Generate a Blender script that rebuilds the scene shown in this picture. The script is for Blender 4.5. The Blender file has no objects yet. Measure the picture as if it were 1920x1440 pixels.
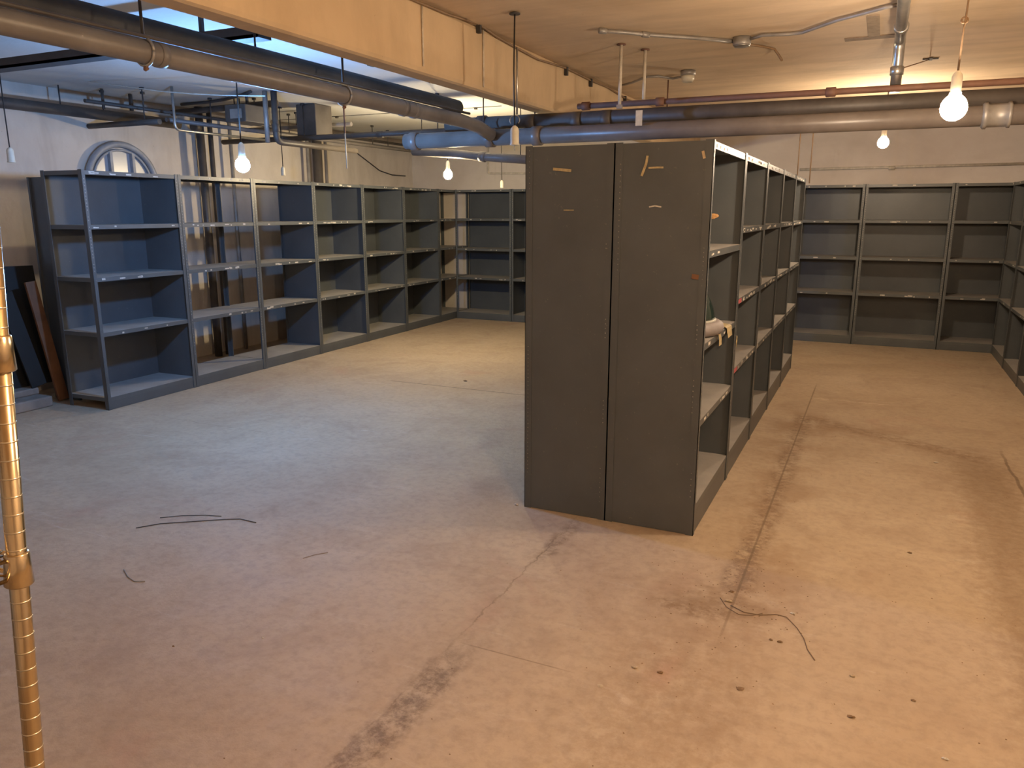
import bpy, math, random
from mathutils import Vector, Matrix
R=math.radians
rng=random.Random(7)
scn=bpy.context.scene
COL=scn.collection

# ------------------------------------------------------------------ camera
H=1.55; F=1440.0
PIT=math.atan(323/F); YAW=R(25.2)
cam_d=bpy.data.cameras.new('camera'); cam=bpy.data.objects.new('camera',cam_d); COL.objects.link(cam)
cam.location=(0,0,H); cam.rotation_euler=(math.pi/2-PIT,0,YAW)
cam_d.sensor_width=36; cam_d.sensor_fit='HORIZONTAL'; cam_d.lens=27.0; cam_d.clip_start=0.02
scn.camera=cam
_cp,_sp=math.cos(PIT),math.sin(PIT)
_F=Vector((-math.sin(YAW)*_cp,math.cos(YAW)*_cp,-_sp)); _R=Vector((math.cos(YAW),math.sin(YAW),0)); _U=_R.cross(_F)
def at(u,v,X=None,Y=None,Z=None):
    "point of the room seen at a measured direction, on a plane of known X, Y or height"
    d=_F*F+_R*(u-960)-_U*(v-720)
    t = X/d.x if X is not None else (Y/d.y if Y is not None else (Z-H)/d.z)
    p=d*t; return Vector((p.x,p.y,p.z+H))

# ------------------------------------------------------------------ materials
def nodes(name):
    m=bpy.data.materials.new(name); m.use_nodes=True
    nt=m.node_tree; b=nt.nodes['Principled BSDF']; return m,nt,b
def N(nt,t,**k):
    n=nt.nodes.new(t)
    for a,v in k.items(): setattr(n,a,v)
    return n
def mathn(nt,op,a,b=None,clamp=False):
    n=N(nt,'ShaderNodeMath',operation=op,use_clamp=clamp)
    for i,x in enumerate((a,b)):
        if x is None: continue
        if isinstance(x,(int,float)): n.inputs[i].default_value=x
        else: nt.links.new(x,n.inputs[i])
    return n.outputs[0]
def mixc(nt,f,a,b):
    n=N(nt,'ShaderNodeMix',data_type='RGBA')
    for i,x in ((0,f),(6,a),(7,b)):
        if isinstance(x,(int,float)): n.inputs[i].default_value=x
        elif isinstance(x,tuple): n.inputs[i].default_value=(*x,1)
        else: nt.links.new(x,n.inputs[i])
    return n.outputs[2]
def noise(nt,vec,scale,detail=4,rough=.6,dist=0):
    n=N(nt,'ShaderNodeTexNoise'); n.inputs['Scale'].default_value=scale; n.inputs['Detail'].default_value=detail
    n.inputs['Roughness'].default_value=rough; n.inputs['Distortion'].default_value=dist
    nt.links.new(vec,n.inputs['Vector']); return n.outputs['Fac']
def ramp(nt,f,lo,hi):
    n=N(nt,'ShaderNodeMapRange'); n.inputs[1].default_value=lo; n.inputs[2].default_value=hi
    nt.links.new(f,n.inputs[0]); return n.outputs[0]
def bump(nt,b,h,strength,dist=.01):
    n=N(nt,'ShaderNodeBump'); n.inputs['Strength'].default_value=strength; n.inputs['Distance'].default_value=dist
    nt.links.new(h,n.inputs['Height']); nt.links.new(n.outputs[0],b.inputs['Normal'])

def simple(name,c,rough=.5,metal=0.,var=.18,scale=9.,bmp=0.,c2=None,spec=.5,coord='Object'):
    m,nt,b=nodes(name); tc=N(nt,'ShaderNodeTexCoord'); v=tc.outputs[coord]
    f=ramp(nt,noise(nt,v,scale),.3,.72)
    c2=c2 or tuple(x*(1-var*2) for x in c)
    nt.links.new(mixc(nt,f,c,c2),b.inputs['Base Color'])
    b.inputs['Roughness'].default_value=rough; b.inputs['Metallic'].default_value=metal
    b.inputs['Specular IOR Level'].default_value=spec
    if bmp: bump(nt,b,noise(nt,v,scale*6),bmp,.004)
    return m

def steel(name,c,rough,dust=None,dustamt=0.):
    "painted steel sheet; dust lies on the upward faces"
    m,nt,b=nodes(name); tc=N(nt,'ShaderNodeTexCoord'); geo=N(nt,'ShaderNodeNewGeometry'); v=geo.outputs['Position']
    f=ramp(nt,noise(nt,v,3.1,5),.3,.7)
    col=mixc(nt,f,c,tuple(x*.78 for x in c))
    sc=ramp(nt,noise(nt,v,46,3,.7),.66,.74)
    col=mixc(nt,mathn(nt,'MULTIPLY',sc,.25),col,(.3,.27,.23))
    if dust:
        sep=N(nt,'ShaderNodeSeparateXYZ'); nt.links.new(geo.outputs['Normal'],sep.inputs[0])
        up=ramp(nt,sep.outputs[2],.8,.97)
        dn=ramp(nt,noise(nt,v,5,6,.65),.25,.75)
        k=mathn(nt,'MULTIPLY',up,mathn(nt,'MULTIPLY',mathn(nt,'ADD',mathn(nt,'MULTIPLY',dn,.45),.55),dustamt))
        col=mixc(nt,k,col,dust)
        nt.links.new(mathn(nt,'ADD',mathn(nt,'MULTIPLY',k,.4),rough,True),b.inputs['Roughness'])
    else: 
        nt.links.new(ramp(nt,noise(nt,v,7,4),.0,1.4),b.inputs['Roughness']) if False else None
        b.inputs['Roughness'].default_value=rough
    nt.links.new(col,b.inputs['Base Color'])
    return m

M={}
SC=(.092,.102,.110)
M['steel']=steel('dark_painted_steel',SC,.40)
M['panel']=steel('dark_painted_panel',SC,.36)
M['shelf']=steel('dusty_shelf_steel',(.102,.112,.118),.38,(.40,.37,.34),.85)
M['hole']=simple('worn_hole_rim',(.30,.29,.27),.5)
M['label']=simple('torn_paper_label',(.62,.58,.52),.8,scale=60)
M['redlabel']=simple('faded_red_tape',(.50,.10,.12),.7,scale=40)
M['tape']=simple('yellowed_tape',(.50,.40,.22),.6,scale=60)
M['orange']=simple('orange_tape_scrap',(.72,.40,.16),.6,scale=60)
M['black']=simple('black_rubber',(.025,.023,.022),.6)
M['pipe_dark']=simple('grimy_dark_pipe',(.105,.09,.08),.5,bmp=.3,scale=5,c2=(.055,.045,.04))
M['pipe_iron']=simple('grey_drain_pipe',(.22,.205,.20),.40,scale=4,c2=(.14,.125,.12),bmp=.15)
M['pipe_rust']=simple('rusty_pipe',(.22,.115,.075),.65,scale=7,c2=(.14,.07,.05),bmp=.3)
M['pipe_mid']=simple('grimy_grey_pipe',(.20,.175,.16),.36,scale=4,c2=(.125,.105,.095),bmp=.2)
M['insul']=simple('grimy_pipe_lagging',(.10,.10,.105),.9,scale=3,c2=(.045,.045,.05),bmp=.8)
M['galv']=simple('galvanised_metal',(.55,.55,.54),.32,metal=.85,scale=8)
M['galvdull']=simple('dull_grey_conduit',(.42,.40,.38),.45,metal=.4,scale=8)
M['white']=simple('old_white_paint',(.66,.60,.50),.5,scale=20)
M['porcelain']=simple('cream_porcelain',(.74,.70,.58),.3,scale=20,var=.08)
M['wood']=simple('brown_wood',(.22,.10,.045),.6,scale=5,c2=(.10,.045,.02))
M['palewood']=simple('pale_wood',(.55,.42,.26),.7,scale=14)
M['darkboard']=simple('dark_board',(.016,.016,.015),.7)
M['stone']=simple('grimy_concrete_ledge',(.30,.26,.22),.85,scale=6,bmp=.4)
M['chrome']=simple('warm_lit_chrome',(.66,.53,.34),.20,metal=1.,scale=12,var=.1)  # plain chrome with the gold of warm lamplight put into its base colour
M['groove']=simple('bright_groove',(.85,.78,.62),.25,metal=.9)
M['chip']=simple('concrete_crumb',(.52,.42,.30),.9,scale=50)
M['chipdark']=simple('brown_crumb',(.24,.15,.08),.8,scale=50)
M['wire']=simple('brown_wire',(.27,.175,.10),.5)
M['wiredark']=simple('dark_wire',(.06,.055,.055),.6)
M['visor']=simple('dark_green_plastic',(.018,.035,.03),.12,scale=5)
M['grey_plastic']=simple('grey_padding',(.30,.27,.27),.6,scale=12)
M['clear']=simple('scuffed_clear_rim',(.55,.55,.50),.25,scale=12)
M['windowpane']=simple('dusty_pane',(.42,.44,.48),.25,scale=3,var=.06)
M['windowframe']=simple('grey_painted_frame',(.36,.38,.42),.5,scale=8)
M['patch']=simple('brown_patch',(.34,.25,.17),.9,scale=20)
M['patch2']=simple('tan_patch',(.44,.34,.23),.9,scale=20)
M['card']=simple('brown_cardboard',(.50,.30,.14),.8)

def glow(name,col,s):
    m,nt,b=nodes(name); b.inputs['Base Color'].default_value=(.9,.9,.9,1); b.inputs['Emission Color'].default_value=(*col,1)
    b.inputs['Emission Strength'].default_value=s; return m

# plaster for walls, ceiling, beam
def plaster(name,c,stain,rough=.85,amt=.5,drip=0.,left=None):
    m,nt,b=nodes(name); g=N(nt,'ShaderNodeNewGeometry'); v=g.outputs['Position']
    big=ramp(nt,noise(nt,v,.9,6,.62,.4),.42,.75)
    mp=N(nt,'ShaderNodeMapping'); mp.inputs['Scale'].default_value=(1.0,5.0,2.0); nt.links.new(v,mp.inputs[0])
    st=ramp(nt,noise(nt,mp.outputs[0],1.0,6,.6,.3),.45,.8)
    col=mixc(nt,mathn(nt,'MULTIPLY',big,amt),c,stain)
    col=mixc(nt,mathn(nt,'MULTIPLY',st,amt*.7),col,tuple(x*.75 for x in stain))
    if drip:
        mp2=N(nt,'ShaderNodeMapping'); mp2.inputs['Scale'].default_value=(2.5,2.5,.35); nt.links.new(v,mp2.inputs[0])
        d=ramp(nt,noise(nt,mp2.outputs[0],1.6,5,.6,.6),.60,.72)
        col=mixc(nt,mathn(nt,'MULTIPLY',d,drip),col,(.16,.10,.06))
    if left:   # the ceiling left of the beam takes a paler, greyer colour
        sx=N(nt,'ShaderNodeSeparateXYZ'); nt.links.new(v,sx.inputs[0])
        lc=mixc(nt,mathn(nt,'MULTIPLY',big,amt*.6),left,tuple(q*.7 for q in left))
        col=mixc(nt,mathn(nt,'LESS_THAN',sx.outputs[0],-2.4),col,lc)
    sp=ramp(nt,noise(nt,v,28,3,.6),.72,.76)
    col=mixc(nt,mathn(nt,'MULTIPLY',sp,.35),col,(.2,.15,.1))
    nt.links.new(col,b.inputs['Base Color']); b.inputs['Roughness'].default_value=rough
    bump(nt,b,noise(nt,v,14,6,.6),.35,.01)
    return m
M['ceiling']=plaster('tan_plaster_ceiling',(.70,.55,.38),(.46,.345,.225),amt=.75,left=(.60,.60,.58))
M['wall']=plaster('grimy_plaster_wall',(.66,.60,.53),(.50,.42,.35),amt=.6,drip=.15)
M['beam']=plaster('beam_plaster',(.62,.47,.30),(.46,.33,.20),amt=.55,drip=.12)

# concrete floor with worn joints and scrape marks
def floor_mat():
    m,nt,b=nodes('worn_concrete_floor'); g=N(nt,'ShaderNodeNewGeometry'); v=g.outputs['Position']
    sep=N(nt,'ShaderNodeSeparateXYZ'); nt.links.new(v,sep.inputs[0]); X,Y=sep.outputs[0],sep.outputs[1]
    big=noise(nt,v,.55,5,.6,.3)
    mid=noise(nt,v,2.3,6,.65,.5)
    fine=noise(nt,v,22,6,.7)
    col=mixc(nt,ramp(nt,big,.35,.68),(.48,.385,.28),(.41,.31,.21))
    col=mixc(nt,mathn(nt,'MULTIPLY',ramp(nt,mid,.50,.72),.45),col,(.33,.235,.17))
    red=ramp(nt,noise(nt,v,1.3,4,.6,.8),.60,.75)
    col=mixc(nt,mathn(nt,'MULTIPLY',red,.35),col,(.40,.20,.14))
    col=mixc(nt,mathn(nt,'MULTIPLY',ramp(nt,noise(nt,v,1.05,6,.68,1.2),.50,.66),.38),col,(.29,.20,.135))
    # pale streaky scrapes
    mp=N(nt,'ShaderNodeMapping'); mp.inputs['Scale'].default_value=(1.3,7,1); mp.inputs['Rotation'].default_value=(0,0,R(24)); nt.links.new(v,mp.inputs[0])
    stv=ramp(nt,noise(nt,mp.outputs[0],1.5,7,.72,.6),.60,.78)
    col=mixc(nt,mathn(nt,'MULTIPLY',stv,.42),col,(.62,.56,.49))
    col=mixc(nt,mathn(nt,'MULTIPLY',ramp(nt,fine,.45,.72),.42),col,(.24,.18,.13))
    wob=mathn(nt,'MULTIPLY',mathn(nt,'SUBTRACT',noise(nt,v,1.6,5,.6),.5),.10)
    wob2=mathn(nt,'MULTIPLY',mathn(nt,'SUBTRACT',noise(nt,v,7,5,.7),.5),.10)
    def band(ax,pos,w,lo,hi,soft,k,c,patch=None,wv=None,tilt=0.,curve=0.):
        nonlocal col
        A,B=(X,Y) if ax=='x' else (Y,X)
        a=mathn(nt,'SUBTRACT',A,pos)
        if tilt: a=mathn(nt,'SUBTRACT',a,mathn(nt,'MULTIPLY',mathn(nt,'SUBTRACT',B,lo),tilt))
        if wv is not None: a=mathn(nt,'ADD',a,wv)
        d=mathn(nt,'ABSOLUTE',a)
        msk=mathn(nt,'SUBTRACT',1.0,ramp(nt,d,w*.45,w))
        e=mathn(nt,'MULTIPLY',ramp(nt,B,lo,lo+soft),mathn(nt,'SUBTRACT',1.0,ramp(nt,B,hi-soft,hi)))
        msk=mathn(nt,'MULTIPLY',msk,e)
        if patch is not None: msk=mathn(nt,'MULTIPLY',msk,patch)
        col=mixc(nt,mathn(nt,'MULTIPLY',msk,k),col,c)
    pt=ramp(nt,noise(nt,v,2.1,5,.7),.42,.58); pt2=ramp(nt,noise(nt,v,17,5,.75),.40,.60)
    dk=(.13,.085,.05)
    # joint running from the camera towards the free-standing unit
    band('x',-1.285,.006,-1.0,3.6,.3,.5,dk,pt,wob2)
    band('x',-1.27,.055,2.9,3.55,.15,.55,dk,pt2,wob2)
    band('x',-1.23,.085,.3,2.35,.35,.75,dk,pt2,wob2)
    band('x',-1.45,.30,.2,1.9,.8,.30,(.30,.17,.09),pt)
    # joint beside the open shelves on the right
    band('x',-.36,.26,2.2,6.6,.6,.50,(.27,.165,.09),pt,wob)
    band('x',-.40,.085,2.9,6.3,.25,.75,(.19,.115,.065),pt2,wob2)
    band('x',-.43,.07,3.02,3.62,.10,.8,(.20,.14,.10),pt2,wob2)
    band('x',-.40,.007,2.6,7.5,.3,.6,dk)
    # dragged stain from the shelves to the right and back towards the camera
    band('y',6.14,.30,-.55,.72,.25,.45,(.27,.165,.09),pt,wob,tilt=-.45)
    band('y',6.20,.13,-.50,.80,.12,.65,(.20,.12,.065),pt2,wob,tilt=-.55)
    band('y',6.85,.03,-.45,.25,.12,.6,(.62,.50,.38),pt2,wob2)
    band('x',.70,.17,1.2,5.6,.4,.45,(.22,.14,.075),None,wob)
    band('x',.72,.30,1.4,5.8,.5,.40,(.20,.12,.065),pt2,wob)
    band('x',.86,.012,1.2,5.9,.4,.7,dk,None,wob)
    # scuffed hollow where the bent wire lies
    band('y',3.02,.13,-.78,-.22,.16,.75,(.19,.115,.06),pt,wob2,tilt=-.25)
    band('y',2.84,.07,-.74,-.35,.08,.7,(.19,.115,.06),pt2,wob2)
    band('x',-.47,.38,1.2,2.9,.5,.35,(.24,.15,.08),pt2,wob2)
    # thin open saw cut and shadow-less hairlines across the left aisle
    band('y',5.90,.008,-4.05,-2.2,.05,.9,(.06,.045,.035))
    band('y',4.05,.006,-5.2,-3.2,.4,.4,dk,pt,wob)
    band('y',2.23,.004,-1.28,-.8,.1,.5,dk)
    nt.links.new(col,b.inputs['Base Color'])
    nt.links.new(ramp(nt,mid,-.9,1.25),b.inputs['Roughness'])
    b.inputs['Specular IOR Level'].default_value=.35
    hgt=mathn(nt,'ADD',mathn(nt,'MULTIPLY',fine,.7),mid)
    bump(nt,b,hgt,.42,.014)
    return m
M['floor']=floor_mat()

# ------------------------------------------------------------------ mesh builder
class MB:
    def __init__(s): s.v=[];s.f=[];s.sm=[];s.marks=[]
    def use(s,mat): s.marks.append((len(s.f),mat)); return s
    def box(s,x0,x1,y0,y1,z0,z1,mat=None):
        k=len(s.v); P=[(x,y,z) for z in (z0,z1) for y in (y0,y1) for x in (x0,x1)]
        if mat: P=[tuple(mat@Vector(p)) for p in P]
        s.v+=P
        for q in ((0,2,3,1),(4,5,7,6),(0,1,5,4),(2,6,7,3),(0,4,6,2),(1,3,7,5)): s.f.append([k+i for i in q]); s.sm.append(False)
        return s
    def prism(s,poly,axis,a,b):
        "extrude a 2D outline between a and b along an axis"
        k=len(s.v); n=len(poly)
        def mk(p,t): return {'x':(t,p[0],p[1]),'y':(p[0],t,p[1]),'z':(p[0],p[1],t)}[axis]
        s.v+=[mk(p,a) for p in poly]+[mk(p,b) for p in poly]
        for i in range(n): s.f.append([k+i,k+(i+1)%n,k+n+(i+1)%n,k+n+i]); s.sm.append(False)
        s.f.append([k+i for i in range(n)][::-1]); s.f.append([k+n+i for i in range(n)]); s.sm+=[False,False]
        return s
    def tube(s,pts,r,seg=12,caps=True):
        pts=[Vector(p) for p in pts]; n=len(pts)
        rs=r if isinstance(r,(list,tuple)) else [r]*n
        k=len(s.v); up=None
        for i,p in enumerate(pts):
            t=(pts[min(i+1,n-1)]-pts[max(i-1,0)])
            if t.length<1e-9: t=Vector((0,0,1))
            t.normalize()
            if up is None:
                up=Vector((0,0,1)) if abs(t.z)<.9 else Vector((1,0,0))
            a=t.cross(up)
            if a.length<1e-6: a=t.cross(Vector((0,1,0)))
            a.normalize(); b=a.cross(t); up=b
            for j in range(seg):
                q=2*math.pi*j/seg; s.v.append(tuple(p+(a*math.cos(q)+b*math.sin(q))*rs[i]))
        for i in range(n-1):
            for j in range(seg):
                s.f.append([k+i*seg+j,k+i*seg+(j+1)%seg,k+(i+1)*seg+(j+1)%seg,k+(i+1)*seg+j]); s.sm.append(True)
        if caps:
            s.f.append([k+j for j in range(seg)][::-1]); s.f.append([k+(n-1)*seg+j for j in range(seg)]); s.sm+=[False,False]
        return s
    def lathe(s,prof,c,axis=Vector((0,0,1)),seg=20):
        "profile [(radius, distance along axis)]"
        axis=Vector(axis).normalized(); a=axis.cross(Vector((0,0,1)) if abs(axis.z)<.9 else Vector((1,0,0))).normalized(); b=axis.cross(a)
        k=len(s.v); c=Vector(c)
        for r,t in prof:
            for j in range(seg):
                q=2*math.pi*j/seg; s.v.append(tuple(c+axis*t+(a*math.cos(q)+b*math.sin(q))*max(r,1e-4)))
        for i in range(len(prof)-1):
            for j in range(seg):
                s.f.append([k+i*seg+j,k+i*seg+(j+1)%seg,k+(i+1)*seg+(j+1)%seg,k+(i+1)*seg+j]); s.sm.append(True)
        s.f.append([k+j for j in range(seg)][::-1]); s.f.append([k+(len(prof)-1)*seg+j for j in range(seg)]); s.sm+=[True,True]
        return s
    def blob(s,c,r,seed=0,sq=(1,1,1),jag=.3):
        g=random.Random(seed); k=len(s.v); c=Vector(c); seg=7; rings=5
        for i in range(rings):
            th=math.pi*(i+.5)/rings
            for j in range(seg):
                q=2*math.pi*(j+.5*(i%2))/seg; d=Vector((math.sin(th)*math.cos(q),math.sin(th)*math.sin(q),math.cos(th)))*r*(1+g.uniform(-jag,jag))
                s.v.append((c.x+d.x*sq[0],c.y+d.y*sq[1],c.z+d.z*sq[2]))
        for i in range(rings-1):
            for j in range(seg): s.f.append([k+i*seg+j,k+i*seg+(j+1)%seg,k+(i+1)*seg+(j+1)%seg,k+(i+1)*seg+j]); s.sm.append(False)
        s.f.append([k+j for j in range(seg)]); s.f.append([k+(rings-1)*seg+j for j in range(seg)][::-1]); s.sm+=[False,False]
        return s
    def build(s,name,mat,parent=None,bevel=0.):
        me=bpy.data.meshes.new(name); me.from_pydata(s.v,[],s.f); me.update()
        import bmesh
        bm=bmesh.new(); bm.from_mesh(me); bmesh.ops.recalc_face_normals(bm,faces=bm.faces); bm.to_mesh(me); bm.free()
        me.polygons.foreach_set('use_smooth',s.sm)
        me.materials.append(mat if not isinstance(mat,str) else M[mat])
        for i,(st,mt) in enumerate(s.marks):
            me.materials.append(M[mt]); en=s.marks[i+1][0] if i+1<len(s.marks) else len(s.f)
            for q in range(st,en): me.polygons[q].material_index=i+1
        o=bpy.data.objects.new(name,me); COL.objects.link(o)
        if parent is not None: o.parent=parent
        if bevel:
            b=o.modifiers.new('bevel','BEVEL'); b.width=bevel; b.segments=2; b.limit_method='ANGLE'
        return o
def tag(o,label,cat,group=None,kind=None):
    if label: o['label']=label
    if cat: o['category']=cat
    if group: o['group']=group
    if kind: o['kind']=kind
    return o
def thing(name,label,cat,loc=(0,0,0),rz=0.,group=None,rot=None):
    o=bpy.data.objects.new(name,None); COL.objects.link(o); o.location=loc; o.rotation_euler=rot or (0,0,rz); o.empty_display_size=.1
    return tag(o,label,cat,group)
def struct(o,label=None,cat=None):
    o['kind']='structure'
    if label: o['label']=label
    if cat: o['category']=cat
    return o

# ------------------------------------------------------------------ the room
HC=2.60; XL=-6.62; XR=1.78; YB=10.46; YF=-1.6
struct(MB().box(XL-.1,XR+.1,YF-.1,YB+.1,-.12,0).build('floor','floor'),'worn grey and tan concrete floor with stained joints','floor')
struct(MB().box(XL-.1,XR+.1,YF-.1,YB+.1,HC,HC+.12).build('ceiling','ceiling'),'stained tan plaster ceiling','ceiling')
struct(MB().box(XL-.1,XL,YF-.1,YB+.1,0,HC).build('wall_left','wall'),'grimy plaster wall behind the left shelving','wall')
struct(MB().box(XR,XR+.1,YF-.1,YB+.1,0,HC).build('wall_right','wall'),'plaster wall behind the right shelving','wall')
struct(MB().box(XL-.1,XR+.1,YB,YB+.1,0,HC).build('wall_back','wall'),'tan plaster wall behind the far shelving','wall')
struct(MB().box(XL-.1,XR+.1,YF-.1,YF,0,HC).build('wall_front','wall'),'plaster wall behind the camera','wall')
# boxed ceiling beam running away from the camera
BX1=-2.22; BX0=-2.37; BZ=2.25
struct(MB().box(BX0,BX1,YF,YB,BZ,HC).build('trim_1','beam',bevel=.025),'boxed tan plaster beam crossing the ceiling lengthwise','beam')

# arched window high on the left wall
def arch_pts(r,cy,cz,n=24,a0=-12,a1=192): return [(cy+r*math.cos(R(a0+(a1-a0)*i/n)),cz+r*math.sin(R(a0+(a1-a0)*i/n))) for i in range(n+1)]
wc=Vector((XL+.03,5.27,1.80)); wr=.37
win=bpy.data.objects.new('window_1',None); COL.objects.link(win); win.location=wc
struct(win,'arched fanlight window with pale dusty panes above the left shelving','window')
m=MB()
for r_,w in ((wr,.030),(wr*.86,.012)):
    m.tube([(0.02,r_*math.cos(R(a)),r_*math.sin(R(a))) for a in range(-20,201,8)],w,8)
for yy in (-.12,.12): m.box(0,.04,yy-.014,yy+.014,-.1,math.sqrt((wr*.86)**2-yy*yy))
m.box(0,.04,-wr*.8,wr*.8,.02,.045)
m.build('window_frame','windowframe',win)
m=MB(); m.prism([(wr*math.cos(R(a)),wr*math.sin(R(a))) for a in range(-20,201,8)],'x',-.02,.0); m.build('window_pane','windowpane',win)

# ------------------------------------------------------------------ steel shelving
W=.912; D=.452; HT=1.86
def add_post(m,x,y,sx,sy,z1=HT):
    "punched angle post: a leg on the front face, a leg on the side"
    w=.030; t=.003
    x0,x1=(x,x+w) if sx>0 else (x-w,x)
    y0,y1=(y,y+t) if sy>0 else (y-t,y)
    m.box(x0,x1,y0,y1,0,z1)
    x0,x1=(x,x+t) if sx>0 else (x-t,x)
    y0,y1=(y,y+.038) if sy>0 else (y-.038,y)
    m.box(x0,x1,y0,y1,0,z1)
    
def post_holes(m,x,y,sx,sy,rg,z0=.05,z1=HT-.03,face='front',step=.0255,r=.0028,keep=.8):
    z=z0
    while z<z1:
        if rg.random()<keep:
            if face=='front':
                yy=y-.0008*sy
                m.box(min(x+sx*.012,x+sx*.019),max(x+sx*.012,x+sx*.019),min(yy,y+.001*sy),max(yy,y+.001*sy),z,z+.007)
        z+=step
def shelf_mesh(w=W,lip=.032):
    m=MB(); a=.004; 
    m.box(a,w-a,.004,D-.004,-.0035,0)
    m.box(a,w-a,.0035,.006,-lip,-.003); m.box(a,w-a,D-.006,D-.0035,-lip,-.003)
    m.box(a,a+.002,.004,D-.004,-lip,-.003); m.box(w-a-.002,w-a,.004,D-.004,-lip,-.003)
    m.box(a,w-a,.006,.016,-lip,-lip+.002)
    return m
def bay(loc,rz,label,group,near='open',far='open',back=True,levels=(1.855,1.45,1.05,.62,.10),kick=True,seed=0,red=(),w=W,nlab=4,feet=True,holes=True,cat='shelving unit',holes_fn=None):
    t=thing('shelving_unit',label,cat,loc,rz,group)
    rg=random.Random(seed*13+1)
    for (x,sx) in ((0,1),(w,-1)):
        for (y,sy) in ((0,1),(D,-1)):
            m=MB(); add_post(m,x,y,sx,sy)
            if sy>0 and holes: m.use('hole'); post_holes(m,x,y,sx,sy,rg,keep=.75,z0=1.1 if seed%2 else .3)
            m.build('post','steel',t)
    for side,x in ((near,0),(far,w)):
        if side=='panel':
            xx=.0032 if x==0 else w-.0052
            m=MB().box(xx,xx+.002,.004,D-.004,.002,HT-.004)
            if holes_fn and (x==0)==(holes_fn[0]=='near'):
                k=len(m.v); m.use('hole'); holes_fn[1](m); inv=(Matrix.Translation(Vector(loc))@Matrix.Rotation(rz,4,'Z')).inverted()
                m.v=m.v[:k]+[tuple(inv@Vector(q)) for q in m.v[k:]]
            m.build('side_panel','panel',t)
    if back: MB().box(.004,w-.004,D-.0062,D-.0042,.08,HT-.01).build('back_panel','panel',t)
    for i,z in enumerate(levels):
        o=shelf_mesh(w).build('shelf','shelf',t); o.location=(0,0,z)
        n=rg.randint(max(1,nlab-2),nlab+2)
        for _ in range(n):
            lw=rg.choice((.012,.018,.03,.05)); lx=rg.uniform(.05,w-.1); lh=rg.uniform(.007,.016); zz=-.030+rg.uniform(.002,.012)
            if i<len(levels)-1: MB().box(lx,lx+lw,.0024,.0036,zz,zz+lh).build('paper_label','label',o)
        if i in red:
            MB().box(.035,.15,.0018,.0034,-.028,-.004).build('red_label','redlabel',o)['label']='faded red label strip'
    if kick: MB().box(.004,w-.004,.0045,.007,.002,levels[-1]-.03).build('kick_plate','steel',t)
    return t

# left run, against the left wall
LX,LY=-5.44,4.005; LA=R(91.6)
def along(i): return (LX+math.cos(LA)*.9135*i, LY+math.sin(LA)*.9135*i, 0)
LR='shelving units along the left wall'
left_labels=['dark steel shelving unit at the open near end of the left row',
 'second steel shelving unit from the near end of the left row, wall pipes showing through',
 'third steel shelving unit from the near end of the left row, backless',
 'fourth steel shelving unit from the near end of the left row',
 'fifth steel shelving unit from the near end of the left row',
 'sixth steel shelving unit of the left row, last with a back before the corner gap',
 'open backless shelving unit filling the far left corner, tan wall showing through it']
cfg=[('open','panel',True),('open','open',False),('open','panel',False),('panel','panel',True),('panel','panel',True),('panel','panel',True),('panel','open',False)]
for i,(n,f,b) in enumerate(cfg):
    bay(along(i),LA,left_labels[i],LR,n,f,b,seed=i+1,nlab=5)
# back run across the far wall
bx=[-5.60+.9006*i for i in range(8)]
blab=['far wall shelving unit at the left corner, seen beneath the yellow bulb',
 'far wall shelving unit partly hidden by the left edge of the free-standing block',
 'far wall shelving unit hidden behind the left part of the free-standing block',
 'far wall shelving unit hidden behind the middle of the free-standing block',
 'far wall shelving unit hidden behind the right third of the block',
 'far wall shelving unit directly right of the free-standing block',
 'far wall shelving unit with bright reflections on its upper back panel',
 'far wall shelving unit running into the right corner']
for i,x in enumerate(bx):
    bay((x,9.965,0),0,blab[i],'shelving units across the far wall','open' if i==0 else 'panel','panel',True,seed=20+i,w=.899,levels=(1.855,1.455,1.03,.615,.10))
# right run
for i in range(6):
    bay((1.245,9.955-.9135*i,0),R(-90),['right wall shelving unit tucked into the far corner','right wall shelving unit second from the far corner','right wall shelving unit third from the far corner, cut by the picture edge','right wall shelving unit fourth from the far corner, outside the picture','right wall shelving unit fifth from the far corner, outside the picture','right wall shelving unit sixth from the far corner, outside the picture'][i],
        'shelving units along the right wall','panel','panel',True,seed=40+i,levels=(1.855,1.45,1.03,.62,.10)) if i<3 else None
# free-standing double block
CX,CY=-.692,3.55
# punched holes and old tape on the two closed end panels (facing the camera)
def dots(m,x,z0,z1,step,y,r=.0032):
    z=z0
    while z<z1:
        m.lathe([(r,0),(r*.6,.0008)],(x,y,z),(0,-1,0),seg=6); z+=step
def wy(p): return p
def endmarks(root,fn,name,mat,lab=None):
    m=MB(); fn(m)
    inv=(Matrix.Translation(root.location)@Matrix.Rotation(root.rotation_euler.z,4,'Z')).inverted()
    m.v=[tuple(inv@Vector(v)) for v in m.v]
    o=m.build(name,mat,root)
    if lab: o['label']=lab
    return o
yh=CY-.0006
def f_r(m):
    dots(m,-1.115,1.28,1.78,.0255,yh)
    dots(m,-.715,.2,.33,.03,yh); dots(m,-.728,.62,.8,.026,yh); dots(m,-.713,1.25,1.40,.02,yh,.0022); dots(m,-.725,.95,1.05,.022,yh)
def f_l(m):
    dots(m,-1.168,.95,1.06,.0225,yh); dots(m,-1.168,.52,.64,.0225,yh); dots(m,-1.175,.10,.30,.0255,yh)
    dots(m,-1.578,.20,.88,.0205,yh-.001); dots(m,-1.575,1.66,1.86,.0255,yh-.001); dots(m,-1.175,1.38,1.41,.02,yh)
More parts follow.
